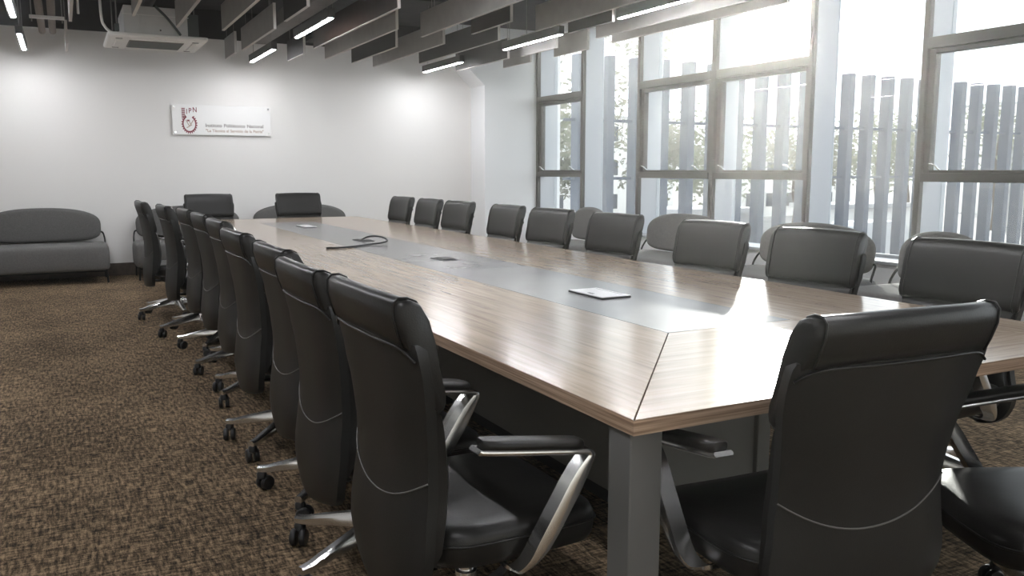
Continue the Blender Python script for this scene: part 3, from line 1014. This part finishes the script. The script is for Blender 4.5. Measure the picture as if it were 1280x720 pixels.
tag(link_mesh('air_duct', box_bm(2.26, 2.46, 6.5, YB - .01, 2.92, 3.08, .006, 1), M['duct']), 'grey sheet metal duct running above the brown baffle', 'duct')
tag(link_mesh('ceiling_beam', box_bm(XL, 4.6, 8.95, 9.2, 3.12, ZC, .004, 1), M['black_paint']), 'black steel beam crossing under the deck', 'beam')
tag(link_mesh('round_duct', tube_bm([(.85, 11.5, 3.0), (.85, 8.0, 3.0), (.85, 4.0, 3.0)], .085, 18), M['duct'], None, 180), 'round grey duct above the cassette unit', 'duct')
tag(link_mesh('cable_tray', box_bm(2.95, 3.18, 5.0, YB - .01, 2.98, 3.03, .004, 1), M['black_paint']), 'black cable tray above the middle baffles', 'cable tray')

# ---------------------------------------------------------------- outside
GZ = -3.4
structure('ground', box_bm(-60, 260, 7.0, 240, GZ - .3, GZ).copy() if False else box_bm(6.9, 260, -60, 240, GZ - .3, GZ), M['asphalt'])
scr = thing('fin_screen', 'tall blue grey fin screen standing in the yard outside the windows', 'screen', (0, 26.0, GZ))
FT = 5.30 - GZ
for k in range(36):
    x = 16.2 + k * 1.21
    link_mesh('fin', box_bm(x - .16, x + .16, -.25, .25, 0, FT, .02, 1), M['fin'], scr)
link_mesh('rail', box_bm(15.6, 60, -.06, .06, 4.35, 4.45), M['fin'], scr)
link_mesh('rail', box_bm(15.6, 60, -.06, .06, 6.4, 6.5), M['fin'], scr)

def tree(x, y, h, r, n, mat, label, trunk_h=None):
    t = thing('tree', label, 'tree', (x, y, GZ), 0, 'trees outside the windows')
    th = trunk_h or h * .4
    pts = smooth_path([(0, 0, 0), (.08 * r, .03 * r, th * .5), (-.03 * r, 0, th), (.05 * r, 0, h * .75)], 4)
    link_mesh('trunk', tube_bm(pts, .05 * r + .04, 8), M['bark'], t, 180)
    bm = bmesh.new()
    rnd = random.Random(int(x * 31 + y * 17))
    blobs = [(rnd.uniform(-.6, .6) * r, rnd.uniform(-.6, .6) * r, th + (h - th) * rnd.uniform(.12, .9), r * rnd.uniform(.3, .55)) for _ in range(14)]
    for _ in range(n):
        bx_, by_, bz_, br = rnd.choice(blobs)
        d = Vector((rnd.gauss(0, 1), rnd.gauss(0, 1), rnd.gauss(0, 1))).normalized() * br * rnd.random() ** .4
        p = Vector((bx_, by_, bz_)) + d
        u = Vector((rnd.gauss(0, 1), rnd.gauss(0, 1), rnd.gauss(0, 1))).normalized()
        v = u.orthogonal().normalized()
        s = rnd.uniform(.12, .30)
        vs = [bm.verts.new(p + u * s * a + v * s * .5 * b) for a, b in ((-1, 0), (0, 1), (1, 0), (0, -1))]
        bm.faces.new(vs)
    link_mesh('foliage', bm, mat, t)
    return t
tree(17.2, 33.0, 10.8, 3.6, 1100, M['leaf'], 'large leafy tree outside the farthest window')
tree(27.0, 41.0, 13.5, 4.4, 1300, M['leaf2'], 'tall thin leaved tree behind the screen left of the double window')
tree(35.0, 41.0, 7.0, 3.0, 900, M['leaf'], 'round tree seen low through the right half of the double window')
tree(46.0, 43.0, 8.5, 3.8, 1200, M['leaf2'], 'broad olive tree in the middle of the wide fixed pane')
tree(55.0, 43.0, 8.0, 3.6, 1100, M['leaf'], 'dark tree at the right of the wide fixed pane')
tree(64.5, 42.0, 9.5, 3.4, 1100, M['leaf'], 'tree outside the nearest window beside the dark block')

for k, (tx, ty, h_, r_) in enumerate(((24.0, 52.0, 8.5, 4.0), (31.5, 54.0, 8.0, 4.0), (38.5, 50.0, 7.5, 3.6), (46.0, 54.0, 9.0, 4.2), (53.5, 52.0, 8.0, 3.8), (62.0, 51.0, 9.5, 4.0), (71.0, 55.0, 9.0, 4.0), (81.0, 46.0, 8.5, 4.0))):
    tree(tx, ty, h_, r_, 1900, M['leaf'] if k % 2 else M['leaf2'], 'one of the blurred trees far behind the fin screen')

def building(x, y, wx, wy, h, mat, label, cols=5, rows=3, rz=0.0):
    t = thing('building', label, 'building', (x, y, GZ), rz, 'buildings beyond the yard')
    link_mesh('walls', box_bm(-wx / 2, wx / 2, -wy / 2, wy / 2, 0, h), M[mat], t)
    link_mesh('roof_slab', box_bm(-wx / 2 - .2, wx / 2 + .2, -wy / 2 - .2, wy / 2 + .2, h, h + .25), M['render_grey'], t)
    for i in range(cols):
        for j in range(rows):
            cx_ = -wx / 2 + wx * (i + .5) / cols
            z0 = h * (j + .3) / rows
            f = link_mesh('window_frame', box_bm(cx_ - wx / cols * .3, cx_ + wx / cols * .3, -wy / 2 - .06, -wy / 2 + .02, z0, z0 + h / rows * .5), M['render_white'], t)
            link_mesh('pane', box_bm(cx_ - wx / cols * .26, cx_ + wx / cols * .26, -wy / 2 - .08, -wy / 2 - .05, z0 + .1, z0 + h / rows * .5 - .1), M['dark_pane'], f)
    return t
building(46.0, 72.0, 15, 8, 9.5, 'render_white', 'pale blue white building behind the double window', 5, 3)
building(22.0, 60.0, 7, 5, 3.2, 'render_white', 'low white building seen beside the farthest window', 3, 1)
building(68.0, 70.0, 16, 9, 6.2, 'render_white', 'white apartment block beyond the wide fixed pane', 6, 2)
building(96.0, 58.0, 15, 9, 11.5, 'render_white', 'white block with tall windows outside the nearest window', 7, 3)
building(72.5, 43.5, 6, 6, 7.0, 'render_grey', 'grey block beside the white one outside the nearest window', 2, 3)
building(40.0, 34.5, 6.0, 3.0, 2.6, 'render_white', 'small white shed behind the screen in the fixed pane', 3, 1)
building(26.5, 32.0, 4.5, 3.0, 2.7, 'render_grey', 'small grey hut behind the screen in the double window', 2, 1)

def van(x, y, rz, label):
    t = thing('van', label, 'van', (x, y, GZ), rz, 'vans parked in the yard')
    prof = [(-2.3, .4), (2.3, .4), (2.4, .9), (2.2, 1.15), (1.5, 1.3), (1.0, 2.1), (.7, 2.2), (-2.2, 2.2), (-2.35, 2.0)]
    link_mesh('body', prism_bm(prof, -.95, .95, 'y'), M['car_white'], t)
    link_mesh('windscreen', prism_bm([(1.42, 1.38), (1.50, 1.38), (1.08, 2.02), (1.0, 2.02)], -.8, .8, 'y'), M['dark_pane'], t)
    for wx_ in (-1.5, 1.5):
        for sy in (-.9, .9):
            link_mesh('wheel', lathe_bm([(.2, sy - .12), (.36, sy - .1), (.36, sy + .1), (.2, sy + .12)], 16, 'y', (wx_, 0, .36)), M['tyre'], t, 40)
    return t
van(21.0, 28.6, 0.2, 'white van parked behind the fins left of the double window')
van(36.0, 29.5, 0.1, 'white van parked behind the fins in the wide fixed pane')

# ---------------------------------------------------------------- thin scattering volume added to stand in for lens glare
GLARE_DENSITY = 0.0021
hm = bpy.data.materials.new('glare_haze')
hm.use_nodes = True
hm.node_tree.nodes.clear()
ho = hm.node_tree.nodes.new('ShaderNodeOutputMaterial')
hv = hm.node_tree.nodes.new('ShaderNodeVolumeScatter')
hv.inputs['Color'].default_value = (1, 0.98, 0.95, 1)
hv.inputs['Density'].default_value = GLARE_DENSITY
hv.inputs['Anisotropy'].default_value = 0.84
hm.node_tree.links.new(hv.outputs[0], ho.inputs['Volume'])
tag(link_mesh('glare_volume', box_bm(XL + .01, XW - .05, YF + .01, YB - .03, 0.004, ZC - .01), hm), kind='structure')
